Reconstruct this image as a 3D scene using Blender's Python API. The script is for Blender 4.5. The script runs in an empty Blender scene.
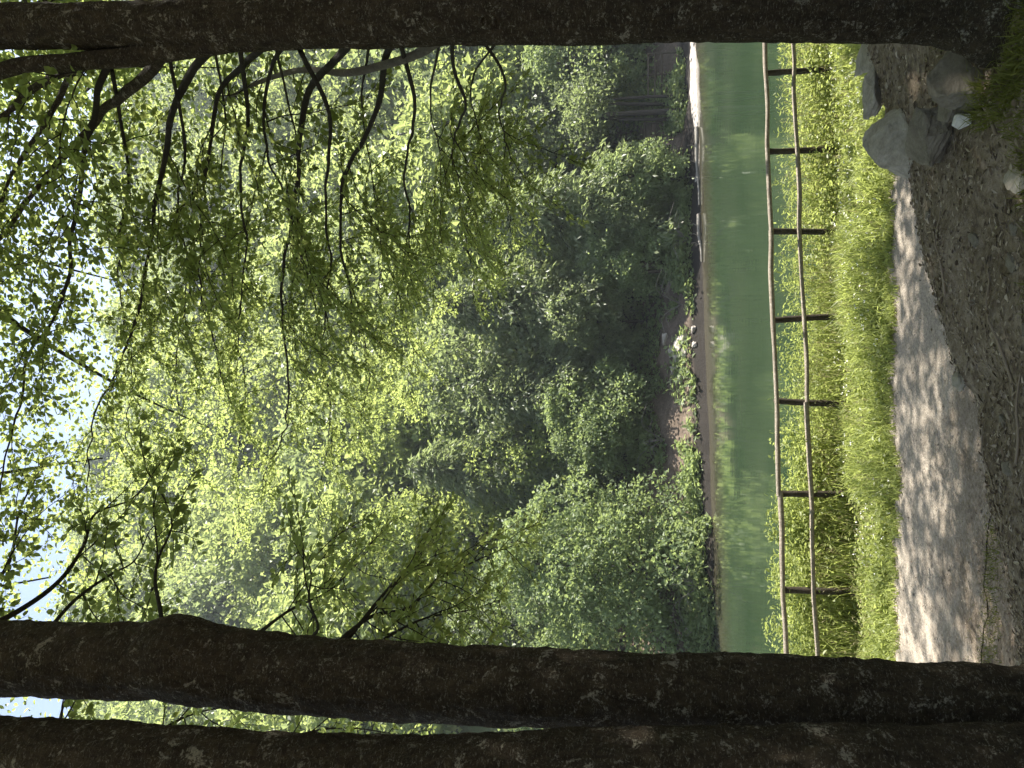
import bpy, math
import numpy as np
from mathutils import Matrix, Vector

R = np.random.RandomState(7)
sc = bpy.context.scene
COL = sc.collection

# ------------------------------------------------------------------ camera
# the photograph was taken with the phone on its side: up in the place is left in the picture
F_PX, PITCH, EYE = 770.0, math.radians(7.6), 5.0
cam_d = bpy.data.cameras.new("camera"); cam = bpy.data.objects.new("camera", cam_d); COL.objects.link(cam)
cam_d.sensor_fit = 'HORIZONTAL'; cam_d.sensor_width = 36.0; cam_d.lens = 36.0 * F_PX / 1024.0
cam_d.clip_start = 0.05; cam_d.clip_end = 2000
cp, sp = math.cos(PITCH), math.sin(PITCH)
Rt, Fw, Up = Vector((1, 0, 0)), Vector((0, cp, sp)), Vector((0, -sp, cp))
m = Matrix.Identity(4)
for i in range(3):
    m[i][0] = -Up[i]; m[i][1] = Rt[i]; m[i][2] = -Fw[i]
m[2][3] = EYE
cam.matrix_world = m
sc.camera = cam


def at(x, y, Y):
    """the point of the place at distance Y that the photograph shows at pixel x, y"""
    r, u = (384.0 - y) / F_PX, (512.0 - x) / F_PX
    fy, fz = cp - sp * u, sp + cp * u
    s = Y / fy
    return np.array((r * s, Y, EYE + fz * s))


# ------------------------------------------------------------------ small maths
def smooth(a, b, x):
    t = np.clip((x - a) / (b - a), 0, 1)
    return t * t * (3 - 2 * t)


_perm = np.random.RandomState(3).rand(256, 256)


def vnoise(x, y):
    x = np.asarray(x, float); y = np.asarray(y, float)
    xi, yi = np.floor(x).astype(int), np.floor(y).astype(int)
    fx, fy = x - xi, y - yi
    fx, fy = fx * fx * (3 - 2 * fx), fy * fy * (3 - 2 * fy)
    g = lambda i, j: _perm[i & 255, j & 255]
    return ((g(xi, yi) * (1 - fx) + g(xi + 1, yi) * fx) * (1 - fy) +
            (g(xi, yi + 1) * (1 - fx) + g(xi + 1, yi + 1) * fx) * fy) * 2 - 1


def unit(v):
    v = np.asarray(v, float)
    return v / np.maximum(np.linalg.norm(v, axis=-1, keepdims=True), 1e-9)


def fbm(x, y, o=4):
    s, a = 0, 1.0
    for i in range(o):
        s = s + a * vnoise(x * 2 ** i + 17 * i, y * 2 ** i + 9 * i); a *= .5
    return s


# ------------------------------------------------------------------ mesh collecting
class MB:
    def __init__(s):
        s.v, s.f, s.n = [], [], 0

    def add(s, v, f, mi=0):
        v = np.asarray(v, float).reshape(-1, 3); f = np.asarray(f, int)
        s.f.append((f + s.n, mi)); s.v.append(v); s.n += len(v)

    def join(s, other, mi):
        s.f += [(f + s.n, mi) for f, _ in other.f]; s.v += other.v; s.n += other.n

    def build(s, name, mats, parent=None, smooth=True, origin=(0, 0, 0)):
        me = bpy.data.meshes.new(name)
        v = np.concatenate(s.v) - np.array(origin)
        loops = np.concatenate([f.ravel() for f, _ in s.f])
        tot = np.concatenate([np.full(len(f), f.shape[1]) for f, _ in s.f])
        mi = np.concatenate([np.full(len(f), k) for f, k in s.f])
        me.vertices.add(len(v)); me.vertices.foreach_set("co", v.astype(np.float32).ravel())
        me.loops.add(len(loops)); me.loops.foreach_set("vertex_index", loops.astype(np.int32))
        me.polygons.add(len(tot))
        me.polygons.foreach_set("loop_start", np.concatenate([[0], np.cumsum(tot)[:-1]]).astype(np.int32))
        me.polygons.foreach_set("loop_total", tot.astype(np.int32))
        me.polygons.foreach_set("material_index", mi.astype(np.int32))
        me.polygons.foreach_set("use_smooth", np.full(len(tot), smooth))
        for mt in (mats if isinstance(mats, (list, tuple)) else [mats]):
            me.materials.append(mt)
        me.update(calc_edges=True); me.validate()
        o = bpy.data.objects.new(name, me); COL.objects.link(o)
        if parent is not None:
            o.parent = parent
        o.location = origin
        return o


def tag(o, label=None, cat=None, group=None, kind=None):
    if label: o["label"] = label
    if cat: o["category"] = cat
    if group: o["group"] = group
    if kind: o["kind"] = kind
    return o


def empty(name, loc, label, cat, group=None):
    o = bpy.data.objects.new(name, None); COL.objects.link(o)
    o.location = tuple(loc); o.empty_display_size = .3
    return tag(o, label, cat, group)


def copy_tree(o, parent=None):
    c = o.copy(); COL.objects.link(c)
    if parent is not None:
        c.parent = parent
    for ch in [k for k in bpy.data.objects if k.parent == o]:
        copy_tree(ch, c)
    return c


def resample(pts, step):
    pts = np.asarray(pts, float)
    # Catmull-Rom through the points, then even steps
    P = np.vstack([2 * pts[0] - pts[1], pts, 2 * pts[-1] - pts[-2]])
    out = []
    for i in range(1, len(P) - 2):
        t = np.linspace(0, 1, 12, endpoint=False)[:, None]
        a, b, c, d = P[i - 1], P[i], P[i + 1], P[i + 2]
        out.append(.5 * (2 * b + (c - a) * t + (2 * a - 5 * b + 4 * c - d) * t ** 2 + (3 * b - a - 3 * c + d) * t ** 3))
    out = np.vstack(out + [P[-2][None]])
    L = np.concatenate([[0], np.cumsum(np.linalg.norm(np.diff(out, axis=0), axis=1))])
    n = max(3, int(L[-1] / step) + 1)
    s = np.linspace(0, L[-1], n)
    return np.stack([np.interp(s, L, out[:, k]) for k in range(out.shape[1])], 1)


def tube(mb, pts, rad, seg=6, lump=0.0, mi=0, seed=0, lump_scale=3.0, cap=True, wr=0.0):
    pts = np.asarray(pts, float); n = len(pts)
    rad = np.broadcast_to(np.asarray(rad, float), (n,))
    T = unit(np.gradient(pts, axis=0))
    ref = np.array((0, 0, 1.0)) if abs(T[0][2]) < .8 else np.array((1.0, 0, 0))
    N = unit(np.cross(T, ref)); B = np.cross(T, N)
    a = np.linspace(0, 2 * np.pi, seg, endpoint=False)
    rr = np.repeat(rad[:, None], seg, 1)
    if lump:
        arc = np.concatenate([[0], np.cumsum(np.linalg.norm(np.diff(pts, axis=0), axis=1))])
        ca, sa = np.cos(a)[None], np.sin(a)[None]
        rr = rr * (1 + lump * (fbm(arc[:, None] * lump_scale + seed + 1.7 * ca, 1.7 * sa + seed * .37 + 0 * arc[:, None], 4)))
    if wr:   # cross wrinkles and pits of the bark
        fine = fbm(arc[:, None] * 22 + seed * 3 + 2.5 * ca, 3.0 * sa + seed, 3) + .8 * fbm(arc[:, None] * 9 + 9 * ca + seed, 9 * sa + 3, 3)
        rr = rr * (1 + wr * fine)
    V = pts[:, None] + rr[..., None] * (np.cos(a)[None, :, None] * N[:, None] + np.sin(a)[None, :, None] * B[:, None])
    i = np.arange(n - 1)[:, None] * seg; j = np.arange(seg)[None]; k = (j + 1) % seg
    f = np.stack([i + j, i + k, i + seg + k, i + seg + j], -1).reshape(-1, 4)
    V = V.reshape(-1, 3)
    mb.add(V, f, mi)
    if cap:
        base = mb.n
        mb.add(np.vstack([V[-seg:], pts[-1] + T[-1] * rad[-1] * .5]), np.stack([np.arange(seg), (np.arange(seg) + 1) % seg, np.full(seg, seg)], 1), mi)


def leaves(mb, pos, d, nrm, L, W, mi=0, fold=.18, simple=False):
    """many leaf blades: a pointed oval folded along its midrib"""
    pos = np.asarray(pos, float); n = len(pos)
    d = unit(d); s = unit(np.cross(d, nrm)); u = np.cross(s, d)
    L = np.broadcast_to(L, (n,))[:, None]; W = np.broadcast_to(W, (n,))[:, None] * .5
    z = u * W * fold * 2
    tip = pos + d * L - u * L * .06
    if simple:
        a = pos + d * L * .45 - s * W + z; b = pos + d * L * .45 + s * W + z
        V = np.stack([pos, a, tip, b], 1).reshape(-1, 3)
        f = (np.arange(n)[:, None] * 4 + np.array([0, 1, 2, 3])[None])
        mb.add(V, f, mi); return
    a1 = pos + d * L * .3 - s * W * .9 + z; a2 = pos + d * L * .68 - s * W * .8 + z * .8
    b1 = pos + d * L * .3 + s * W * .9 + z; b2 = pos + d * L * .68 + s * W * .8 + z * .8
    V = np.stack([pos, a1, a2, tip, b2, b1], 1).reshape(-1, 3)
    k = np.arange(n)[:, None] * 6
    mb.add(V, np.concatenate([k + np.array([0, 3, 2, 1]), k + np.array([0, 5, 4, 3])]), mi)


def blades(mb, base, h, w, lean, mi=0):
    """grass blades: a bent strip of two segments ending in a point"""
    n = len(base)
    az = R.rand(n) * 2 * np.pi
    s = np.stack([np.cos(az), np.sin(az), 0 * az], 1) * (np.broadcast_to(w, (n,)) * .5)[:, None]
    la = R.rand(n) * 2 * np.pi
    l = np.stack([np.cos(la), np.sin(la), 0 * la], 1) * (lean * h)[:, None]
    up = np.zeros((n, 3)); up[:, 2] = h
    m1 = base + up * .55 + l * .3; tip = base + up * (1 - .25 * lean[:, None]) + l
    V = np.stack([base - s, base + s, m1 + s * .8, m1 - s * .8, tip], 1).reshape(-1, 3)
    k = np.arange(n)[:, None] * 5
    mb.add(V, k + np.array([0, 1, 2, 3]), mi); mb.add(V[:0], np.zeros((0, 3), int), mi)
    mb.f.append((k + np.array([3, 2, 4]) + mb.n - len(V), mi))


# ------------------------------------------------------------------ materials
class NT:
    def __init__(s, name):
        s.m = bpy.data.materials.new(name); s.m.use_nodes = True
        s.t = s.m.node_tree; s.t.nodes.clear()
        s.out = s.t.nodes.new("ShaderNodeOutputMaterial")

    def n(s, typ, **kw):
        o = s.t.nodes.new("ShaderNode" + typ)
        for k, v in kw.items():
            if k.startswith("_"):
                setattr(o, k[1:], v)
            else:
                key = k.replace("__", " ")
                inp = o.inputs[int(key[1:])] if key[0] == "i" and key[1:].isdigit() else o.inputs[key]
                if hasattr(v, "is_output") or isinstance(v, bpy.types.NodeSocket):
                    s.t.links.new(v, inp)
                else:
                    inp.default_value = v
        return o

    def ramp(s, fac, stops):
        r = s.n("ValToRGB", Fac=fac)
        e = r.color_ramp.elements
        while len(e) < len(stops): e.new(.5)
        for el, (p, c) in zip(e, stops):
            el.position = p; el.color = (*c, 1) if len(c) == 3 else c
        return r.outputs[0]

    def coord(s, scale=(1, 1, 1), world=True):
        c = s.n("NewGeometry").outputs["Position"] if world else s.n("TexCoord").outputs["Object"]
        return s.n("Mapping", Vector=c, Scale=scale).outputs[0]

    def noise(s, vec, scale, detail=4, rough=.55, dist=0.0):
        return s.n("TexNoise", Vector=vec, Scale=scale, Detail=detail, Roughness=rough, Distortion=dist).outputs["Fac"]

    def mix(s, fac, a, b):
        x = s.n("Mix", _data_type='RGBA')
        for k, v in ((0, fac), (6, a), (7, b)):
            if isinstance(v, bpy.types.NodeSocket): s.t.links.new(v, x.inputs[k])
            else: x.inputs[k].default_value = v if k == 0 else ((*v, 1) if len(v) == 3 else v)
        return x.outputs[2]

    def end(s, sh):
        s.t.links.new(sh, s.out.inputs[0]); return s.m


def leaf_mat(name, dark, light, trans, tfac=.5, spec=.25, rough=.45, big=.5):
    t = NT(name)
    rnd = t.n("NewGeometry").outputs["Random Per Island"]
    oi = t.n("ObjectInfo").outputs["Random"]
    nz = t.noise(t.coord(), big, 3)
    k = t.n("Math", _operation='MULTIPLY_ADD', i0=rnd, i1=.5, i2=t.n("Math", _operation='MULTIPLY', i0=nz, i1=.35).outputs[0]).outputs[0]
    k2 = t.n("Math", _operation='MULTIPLY_ADD', i0=oi, i1=.3, i2=k).outputs[0]
    c = t.ramp(k2, [(.15, dark), (.9, light)])
    tc = t.ramp(k2, [(.15, tuple(.72 * q for q in trans)), (.9, trans)])
    b = t.n("BsdfPrincipled", Base__Color=c, Roughness=rough, Specular__IOR__Level=spec).outputs[0]
    tr = t.n("BsdfTranslucent", Color=tc).outputs[0]
    return t.end(t.n("MixShader", Fac=tfac, i1=b, i2=tr).outputs[0])


M = {}
M['beech_leaf'] = leaf_mat("beech_leaf", (.066, .10, .028), (.135, .18, .058), (.49, .57, .17), .58)
M['sun_leaf'] = leaf_mat("sun_leaf", (.085, .125, .03), (.18, .22, .065), (.46, .54, .15), .5, big=.15)
M['hill_leaf'] = leaf_mat("hill_leaf", (.085, .125, .035), (.185, .22, .08), (.45, .525, .17), .48, big=.06)
M['dark_leaf'] = leaf_mat("dark_leaf", (.075, .095, .045), (.175, .20, .105), (.33, .40, .15), .5, spec=.4, rough=.45, big=.2)
M['shrub_leaf'] = leaf_mat("shrub_leaf", (.08, .12, .05), (.20, .245, .115), (.38, .47, .16), .46, spec=.35, rough=.5, big=.25)
M['grass'] = leaf_mat("grass", (.13, .165, .045), (.235, .265, .09), (.50, .565, .16), .5, spec=.3, big=1.2)
M['moss_grass'] = leaf_mat("moss_grass", (.09, .10, .02), (.19, .19, .05), (.26, .29, .06), .4, big=3)


def bark(name, c0, c1, lichen, lamt=.6, scale=1.0):
    t = NT(name)
    p = t.coord((1, 1, .5), False); p2 = t.coord((1, 1, 2.4), False); p3 = t.coord((1, 1, 1), False)
    a = t.noise(p, 20 * scale, 8, .75, .8); b = t.noise(p2, 30 * scale, 7, .75, 1.4); d = t.noise(p3, 75 * scale, 4, .7)
    c = t.ramp(a, [(.30, c0), (.52, tuple((q + w_) / 2.2 for q, w_ in zip(c0, c1))), (.72, c1)])
    # lichen crusts: ragged patches, broken up by finer noise
    pat = t.n("Math", _operation='MULTIPLY_ADD', i0=t.noise(p3, 10 * scale, 7, .75, .6), i1=1.0, i2=t.n("Math", _operation='MULTIPLY', i0=d, i1=.35).outputs[0]).outputs[0]
    c = t.mix(t.ramp(pat, [(.755, (0, 0, 0)), (.82, (lamt,) * 3)]), c, lichen)
    fl = t.n("Math", _operation='MULTIPLY_ADD', i0=t.noise(p2, 38 * scale, 7, .8, .9), i1=1.0, i2=t.n("Math", _operation='MULTIPLY', i0=d, i1=.25).outputs[0]).outputs[0]
    c = t.mix(t.ramp(fl, [(.675, (0, 0, 0)), (.74, (.7 * lamt,) * 3)]), c, tuple(q * .8 for q in lichen))
    # dark cross wrinkles
    c = t.mix(t.ramp(b, [(.34, (.75,) * 3), (.45, (0, 0, 0))]), c, tuple(q * .4 for q in c0))
    h = t.n("Math", _operation='MULTIPLY_ADD', i0=b, i1=.9, i2=t.n("Math", _operation='MULTIPLY_ADD', i0=d, i1=.3, i2=a).outputs[0]).outputs[0]
    bu = t.n("Bump", Height=h, Strength=1.0, Distance=.03).outputs[0]
    return t.end(t.n("BsdfPrincipled", Base__Color=c, Roughness=.85, Normal=bu, Specular__IOR__Level=.2).outputs[0])


M['bark'] = bark("beech_bark", (.020, .014, .008), (.105, .078, .048), (.36, .33, .26), .95)
M['twig'] = bark("twig_bark", (.028, .024, .018), (.06, .052, .04), (.12, .11, .09), .3)
M['pale_bark'] = bark("pale_bark", (.16, .145, .12), (.28, .26, .22), (.34, .33, .30), .5)
M['far_bark'] = bark("far_bark", (.035, .03, .025), (.07, .06, .05), (.12, .11, .10), .3, .4)


def ground_mat(name, stops, scale, bump=.05, fine=22, gravel=None, edge=None, wet=None):
    t = NT(name); p = t.coord()
    a = t.noise(p, scale, 8, .68, .4); b = t.noise(p, fine, 6, .7)
    k = t.n("Math", _operation='MULTIPLY_ADD', i0=b, i1=.55, i2=t.n("Math", _operation='MULTIPLY', i0=a, i1=.5).outputs[0]).outputs[0]
    c = t.ramp(k, stops)
    h = b
    if gravel:
        vo = t.n("TexVoronoi", Vector=p, Scale=gravel, Randomness=1.0)
        c = t.mix(.35, c, t.ramp(vo.outputs["Color"], [(.2, (.12, .103, .082)), (.8, (.38, .335, .28))]))
        h = t.n("Math", _operation='SUBTRACT', i0=b, i1=vo.outputs["Distance"]).outputs[0]
    if edge or wet:
        xyz = t.n("SeparateXYZ", Vector=t.n("NewGeometry").outputs["Position"]).outputs
    if edge:     # soil trodden on to the gravel along its lower side
        q = t.n("Math", _operation='MULTIPLY_ADD', i0=a, i1=2.6, i2=xyz[1]).outputs[0]
        q = t.n("Math", _operation='MULTIPLY_ADD', i0=xyz[0], i1=.15, i2=q).outputs[0]
        k_ = t.n("MapRange", Value=q, i1=edge[0], i2=edge[1], i3=1.0, i4=0.0).outputs[0]
        c = t.mix(k_, c, t.ramp(k, [(.36, (.075, .055, .038)), (.5, (.17, .135, .10)), (.66, (.30, .25, .20))]))
    if wet:      # the soaked foot of the bank
        c = t.mix(t.n("MapRange", Value=xyz[2], i1=wet * .6, i2=wet, i3=.95, i4=0.0).outputs[0], c, (.014, .012, .010))
    bu = t.n("Bump", Height=h, Strength=.8, Distance=bump).outputs[0]
    return t.end(t.n("BsdfPrincipled", Base__Color=c, Roughness=.95, Specular__IOR__Level=.15, Normal=bu).outputs[0])


M['dirt'] = ground_mat("dirt", [(.36, (.09, .066, .045)), (.5, (.195, .152, .11)), (.66, (.34, .28, .22))], 5, .04)
M['soil'] = ground_mat("soil", [(.35, (.035, .04, .015)), (.6, (.10, .11, .035))], 4)
M['far_floor'] = ground_mat("far_floor", [(.35, (.042, .032, .023)), (.5, (.09, .068, .050)), (.65, (.165, .128, .098))], 1.2, .08, 8, wet=.85)
M['hill_floor'] = ground_mat("hill_floor", [(.35, (.03, .04, .015)), (.65, (.07, .085, .03))], .6, .1, 5)
M['path'] = ground_mat("path_gravel", [(.35, (.145, .12, .095)), (.52, (.25, .213, .17)), (.7, (.37, .325, .265))], 2.2, .012, 24, 45, (10.0, 11.6))
M['beach'] = ground_mat("beach_gravel", [(.35, (.13, .115, .10)), (.6, (.36, .335, .31))], 2, .03, 9, 7)


def rock_mat(name, c0, c1):
    t = NT(name); p = t.coord((1, 1, 2.2), False)
    a = t.noise(p, 5, 8, .65, .5); b = t.noise(p, 38, 5, .7)
    c = t.ramp(t.n("Math", _operation='MULTIPLY_ADD', i0=b, i1=.35, i2=t.n("Math", _operation='MULTIPLY', i0=a, i1=.65).outputs[0]).outputs[0],
               [(.36, c0), (.64, c1)])
    bu = t.n("Bump", Height=t.n("Math", _operation='ADD', i0=a, i1=b).outputs[0], Strength=.5, Distance=.02).outputs[0]
    return t.end(t.n("BsdfPrincipled", Base__Color=c, Roughness=.85, Specular__IOR__Level=.25, Normal=bu).outputs[0])


M['straw'] = leaf_mat("straw", (.26, .22, .11), (.42, .37, .22), (.40, .36, .18), .35)
t = NT("petal"); M['petal'] = t.end(t.n("BsdfPrincipled", Base__Color=(.75, .74, .66, 1), Roughness=.7).outputs[0])
M['rock'] = rock_mat("grey_rock", (.19, .165, .135), (.43, .39, .335))
M['brown_rock'] = rock_mat("brown_rock", (.105, .09, .07), (.25, .22, .18))
M['white_rock'] = rock_mat("white_rock", (.45, .43, .40), (.75, .73, .70))
M['pale_rock'] = rock_mat("pale_rock", (.26, .225, .19), (.50, .45, .39))
M['wood'] = bark("weathered_wood", (.18, .145, .11), (.44, .385, .31), (.50, .46, .39), .6, .8)
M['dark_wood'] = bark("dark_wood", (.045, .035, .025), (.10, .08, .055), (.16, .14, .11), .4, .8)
t = NT("litter"); rnd = t.n("NewGeometry").outputs["Random Per Island"]
M['litter'] = t.end(t.n("BsdfPrincipled", Base__Color=t.ramp(rnd, [(0, (.05, .034, .024)), (.35, (.14, .10, .07)), (.7, (.28, .225, .17)), (1, (.44, .375, .30))]),
                        Roughness=.8, Specular__IOR__Level=.3).outputs[0])
# lake: green water, smooth with fine ripples
t = NT("lake_water"); p = t.coord((.55, 1.6, 1))
h = t.n("Math", _operation='MULTIPLY_ADD', i0=t.noise(p, 1.3, 3, .5), i1=1.0, i2=t.n("Math", _operation='MULTIPLY', i0=t.noise(p, 6, 2, .5), i1=.16).outputs[0]).outputs[0]
bu = t.n("Bump", Height=h, Strength=.09, Distance=.06).outputs[0]
c = t.mix(t.ramp(t.noise(t.coord((.2, .35, 1)), .7, 3), [(.35, (0, 0, 0)), (.7, (1, 1, 1))]), (.020, .034, .017), (.031, .045, .024))
xyz = t.n("SeparateXYZ", Vector=t.n("NewGeometry").outputs["Position"]).outputs
sh_ = t.n("Math", _operation='MULTIPLY_ADD', i0=xyz[0], i1=-.3, i2=xyz[1]).outputs[0]      # silty shallows along the far bank
c = t.mix(t.n("MapRange", Value=sh_, i1=37.0, i2=42.5, i3=0.0, i4=.85).outputs[0], c, (.052, .044, .028))
M['water'] = t.end(t.n("BsdfPrincipled", Base__Color=c, Roughness=.04, IOR=1.33, Specular__IOR__Level=.5, Normal=bu).outputs[0])

# ------------------------------------------------------------------ the lie of the land
def fence_y(x): return 14.2 + .165 * x
def shore_y(x): return 43.2 + .30 * np.clip(x, -60, 26) +   .4 * vnoise(np.asarray(x) * .35, 3.3) + .2 * vnoise(np.asarray(x) * 1.3, 8.8)
def path_near(x): return 8.75 - .15 * np.clip(x, -4, 4) + .16 * vnoise(np.asarray(x) * 1.1, 2.0) + .07 * vnoise(np.asarray(x) * 4.1, 6.0)
def path_far(x): return 11.85 + .05 * np.clip(x, -8, 8) + .09 * vnoise(np.asarray(x) * 5.3, 1.0) + .13 * vnoise(np.asarray(x) * 1.7, 5.0)


def H(x, y, rough=True):
    x = np.asarray(x, float); y = np.asarray(y, float)
    T = 3.08 + np.where(x > 0, .15 * np.minimum(x, 4), .10 * np.maximum(x, -5))
    T = T - .10 * (np.clip(y, 3.0, 7.0) - 3.8)
    T = T + np.maximum(0, 2.5 - y) * .10 + np.maximum(0, 1 - y) * .12
    yc = 4.7 + .35 * np.clip(x, -3, 3)
    s = np.clip((y - yc) / np.maximum(path_near(x) - yc, .5), 0, 1)
    s = np.where(x > 0, s * s * (3 - 2 * s), .5 * s + .5 * s * s * (3 - 2 * s))
    z = T + (1.0 - T) * s
    if rough:
        k = 1 - smooth(7.9, 9.0, y)
        z = z + k * (.05 * fbm(x * 1.3, y * 1.3, 3) + .018 * fbm(x * 6, y * 6, 3))
    fy = fence_y(x)
    z = z - 2.3 * smooth(fy + .9, fy + 3.6, y)
    if rough: z = z + .05 * fbm(x * .9, y * .9, 3) * smooth(12.2, 12.6, y)
    sy = shore_y(x); d = y - sy
    gentle = smooth(11, 14, x)
    prof = np.interp(d, [-3, 0, 1.0, 3.0, 7.0, 11.0, 14.0, 140.0, 170, 400],
                     [0, 1.3, 1.75, 2.4, 4.5, 5.0, 6.6, 122.0, 142.0, 150])
    prof2 = np.interp(d, [-3, 0, 1.0, 3.0, 7.0, 11.0, 14.0, 140.0, 170, 400],
                      [0, 1.3, 1.5, 1.95, 4.4, 5.0, 6.6, 122.0, 142.0, 150])
    far = prof * (1 - gentle) + prof2 * gentle + smooth(20, 90, d) * .16 * np.clip(x, 0, 90)
    if rough:
        far = far + smooth(.2, 2, d) * .22 * fbm(x * .55, y * .55, 4) + smooth(14, 40, d) * 3 * fbm(x * .03, y * .03, 3)
    return z + np.where(d > -3, far, 0)


def axis(parts):
    out = []
    for a, b, s in parts:
        out.append(np.arange(a, b, s))
    return np.concatenate(out + [[parts[-1][1]]])


xs = axis([(-230, -60, 10), (-60, -12, 2), (-12, -5.2, .4), (-5.2, 6, .09), (6, 14, .4), (14, 30, 1), (30, 60, 2), (60, 230, 10)])
ysx = axis([(-60, -6, 3), (-6, 2, .4), (2, 9.6, .075), (9.6, 18, .2), (18, 40, 1), (40, 62, .4), (62, 230, 4), (230, 300, 10)])
X, Y = np.meshgrid(xs, ysx)
Z = H(X, Y)
nx, ny = len(xs), len(ysx)
V = np.stack([X, Y, Z], -1).reshape(-1, 3)
ii = (np.arange(ny - 1)[:, None] * nx + np.arange(nx - 1)[None]).ravel()
faces = np.stack([ii, ii + 1, ii + nx + 1, ii + nx], 1)
yc_f = V[faces].mean(1)
sel = np.where(yc_f[:, 1] < 10, 0, np.where(yc_f[:, 1] < 30, 1, np.where(yc_f[:, 1] - shore_y(yc_f[:, 0]) < 13, 2, 3)))
mb = MB(); mb.add(V, faces[:0])
for k in range(4):
    mb.f.append((faces[sel == k], k))
tag(mb.build("ground", [M['dirt'], M['soil'], M['far_floor'], M['hill_floor']]), kind="structure")


def sheet(name, mat, x0, x1, y0f, y1f, dx, nyy, lift, kind="structure"):
    gx = np.arange(x0, x1 + dx, dx); t_ = np.linspace(0, 1, nyy)
    A = y0f(gx); B = y1f(gx)
    GX = np.repeat(gx[None], nyy, 0); GY = A[None] + (B - A)[None] * t_[:, None]
    GZ = H(GX, GY) + lift
    n_ = len(gx)
    i_ = (np.arange(nyy - 1)[:, None] * n_ + np.arange(n_ - 1)[None]).ravel()
    b_ = MB(); b_.add(np.stack([GX, GY, GZ], -1).reshape(-1, 3), np.stack([i_, i_ + 1, i_ + n_ + 1, i_ + n_], 1))
    return tag(b_.build(name, mat), kind=kind)


sheet("footpath", M['path'], -40, 40, lambda x: path_near(x) - .05, path_far, .15, 30, .012)
sheet("gravel_beach", M['beach'], 12.2, 30, lambda x: shore_y(x) - .3, lambda x: shore_y(x) + .75 + .45 * smooth(15, 20, x) + .25 * vnoise(x * .8, 1.), .2, 12, .03)
b = MB(); b.add([(-230, 12.5, 0), (230, 12.5, 0), (230, 70, 0), (-230, 70, 0)], [(0, 1, 2, 3)])
tag(b.build("lake_water", M['water']), kind="structure")

# ------------------------------------------------------------------ foreground beeches
def sprays(crown, twigs, org, direc, length, leaf=.055, step=.03, droop=.25, depth=0, rad=.0065, sub=True, simple=False):
    """a flat beech spray: a thin axis, alternate leaves lying near level, side twigs"""
    n = max(4, int(length / .07))
    d = unit(direc); pts = [np.asarray(org, float)]
    for i in range(n):
        d = unit(d + np.array([0, 0, -droop * .12]) + R.randn(3) * .09)
        pts.append(pts[-1] + d * length / n)
    pts = np.array(pts)
    tube(twigs, pts, np.linspace(rad, rad * .35, len(pts)), 3, cap=False)
    nl = int(length / step)
    tpos = np.sort(R.rand(nl)) * .92 + .08
    idx = tpos * n; i0 = np.minimum(idx.astype(int), n - 1); fr = (idx - i0)[:, None]
    P = pts[i0] * (1 - fr) + pts[i0 + 1] * fr
    T = unit(pts[i0 + 1] - pts[i0])
    side = unit(np.cross(T, np.array([0, 0, 1.0]) + R.randn(nl, 3) * .1)) * np.where(np.arange(nl) % 2, 1, -1)[:, None]
    D = unit(T * .55 + side * .9 + R.randn(nl, 3) * .22 + np.array([0, 0, -.22]))
    N = unit(np.array([0, 0, 1.0]) + R.randn(nl, 3) * .42)
    L = leaf * (.65 + .6 * R.rand(nl))
    leaves(crown, P + D * .008, D, N, L, L * .66, simple=simple)
    if sub and depth < 2:
        k = int(length / .16)
        for q in range(k):
            tt = (q + R.rand()) / k * .85 + .08
            j = min(int(tt * n), n - 1)
            Tt = unit(pts[j + 1] - pts[j])
            sd = unit(np.cross(Tt, (0, 0, 1.0))) * (1 if q % 2 else -1)
            sprays(crown, twigs, pts[j], unit(Tt * .7 + sd * .8 + R.randn(3) * .18), length * (.30 + .25 * R.rand()) * (1.1 - .5 * tt), leaf, step, droop,
                   depth + 1, rad * .6, sub=length > .8, simple=simple)


def dress(crown, twigs, pts, start, every, lmin, lmax, leaf=.055, step=.032, droop=.3):
    """leafy side branches along a traced branch"""
    L = np.concatenate([[0], np.cumsum(np.linalg.norm(np.diff(pts, axis=0), axis=1))])
    s = start * L[-1]
    k = 0
    while s < L[-1]:
        p = np.array([np.interp(s, L, pts[:, q]) for q in range(3)])
        i = min(np.searchsorted(L, s), len(pts) - 1); T = unit(pts[i] - pts[i - 1])
        sd = unit(np.cross(T, (0, 0, 1.0))) * (1 if k % 2 else -1)
        f = s / L[-1]
        d = unit(T * .7 + sd * (.5 + .5 * R.rand()) + np.array([0, 0, -.28 + .42 * R.randn()]) * .9)
        sprays(crown, twigs, p, d, (lmin + (lmax - lmin) * R.rand()) * (1.1 - .45 * f), leaf, step, droop)
        s += every * (.6 + .8 * R.rand()); k += 1
    sprays(crown, twigs, pts[-1], unit(pts[-1] - pts[-2]), lmax * .7, leaf, step, droop)


def trunk_px(rows, seg=28, lump=.05, seed=1, step=.022):
    """rows: (pixel x, pixel y, depth, radius in metres)"""
    P = np.array([list(at(x, y, d)) + [r] for x, y, d, r in rows])
    q = resample(P, step)
    return q[:, :3], q[:, 3]


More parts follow.
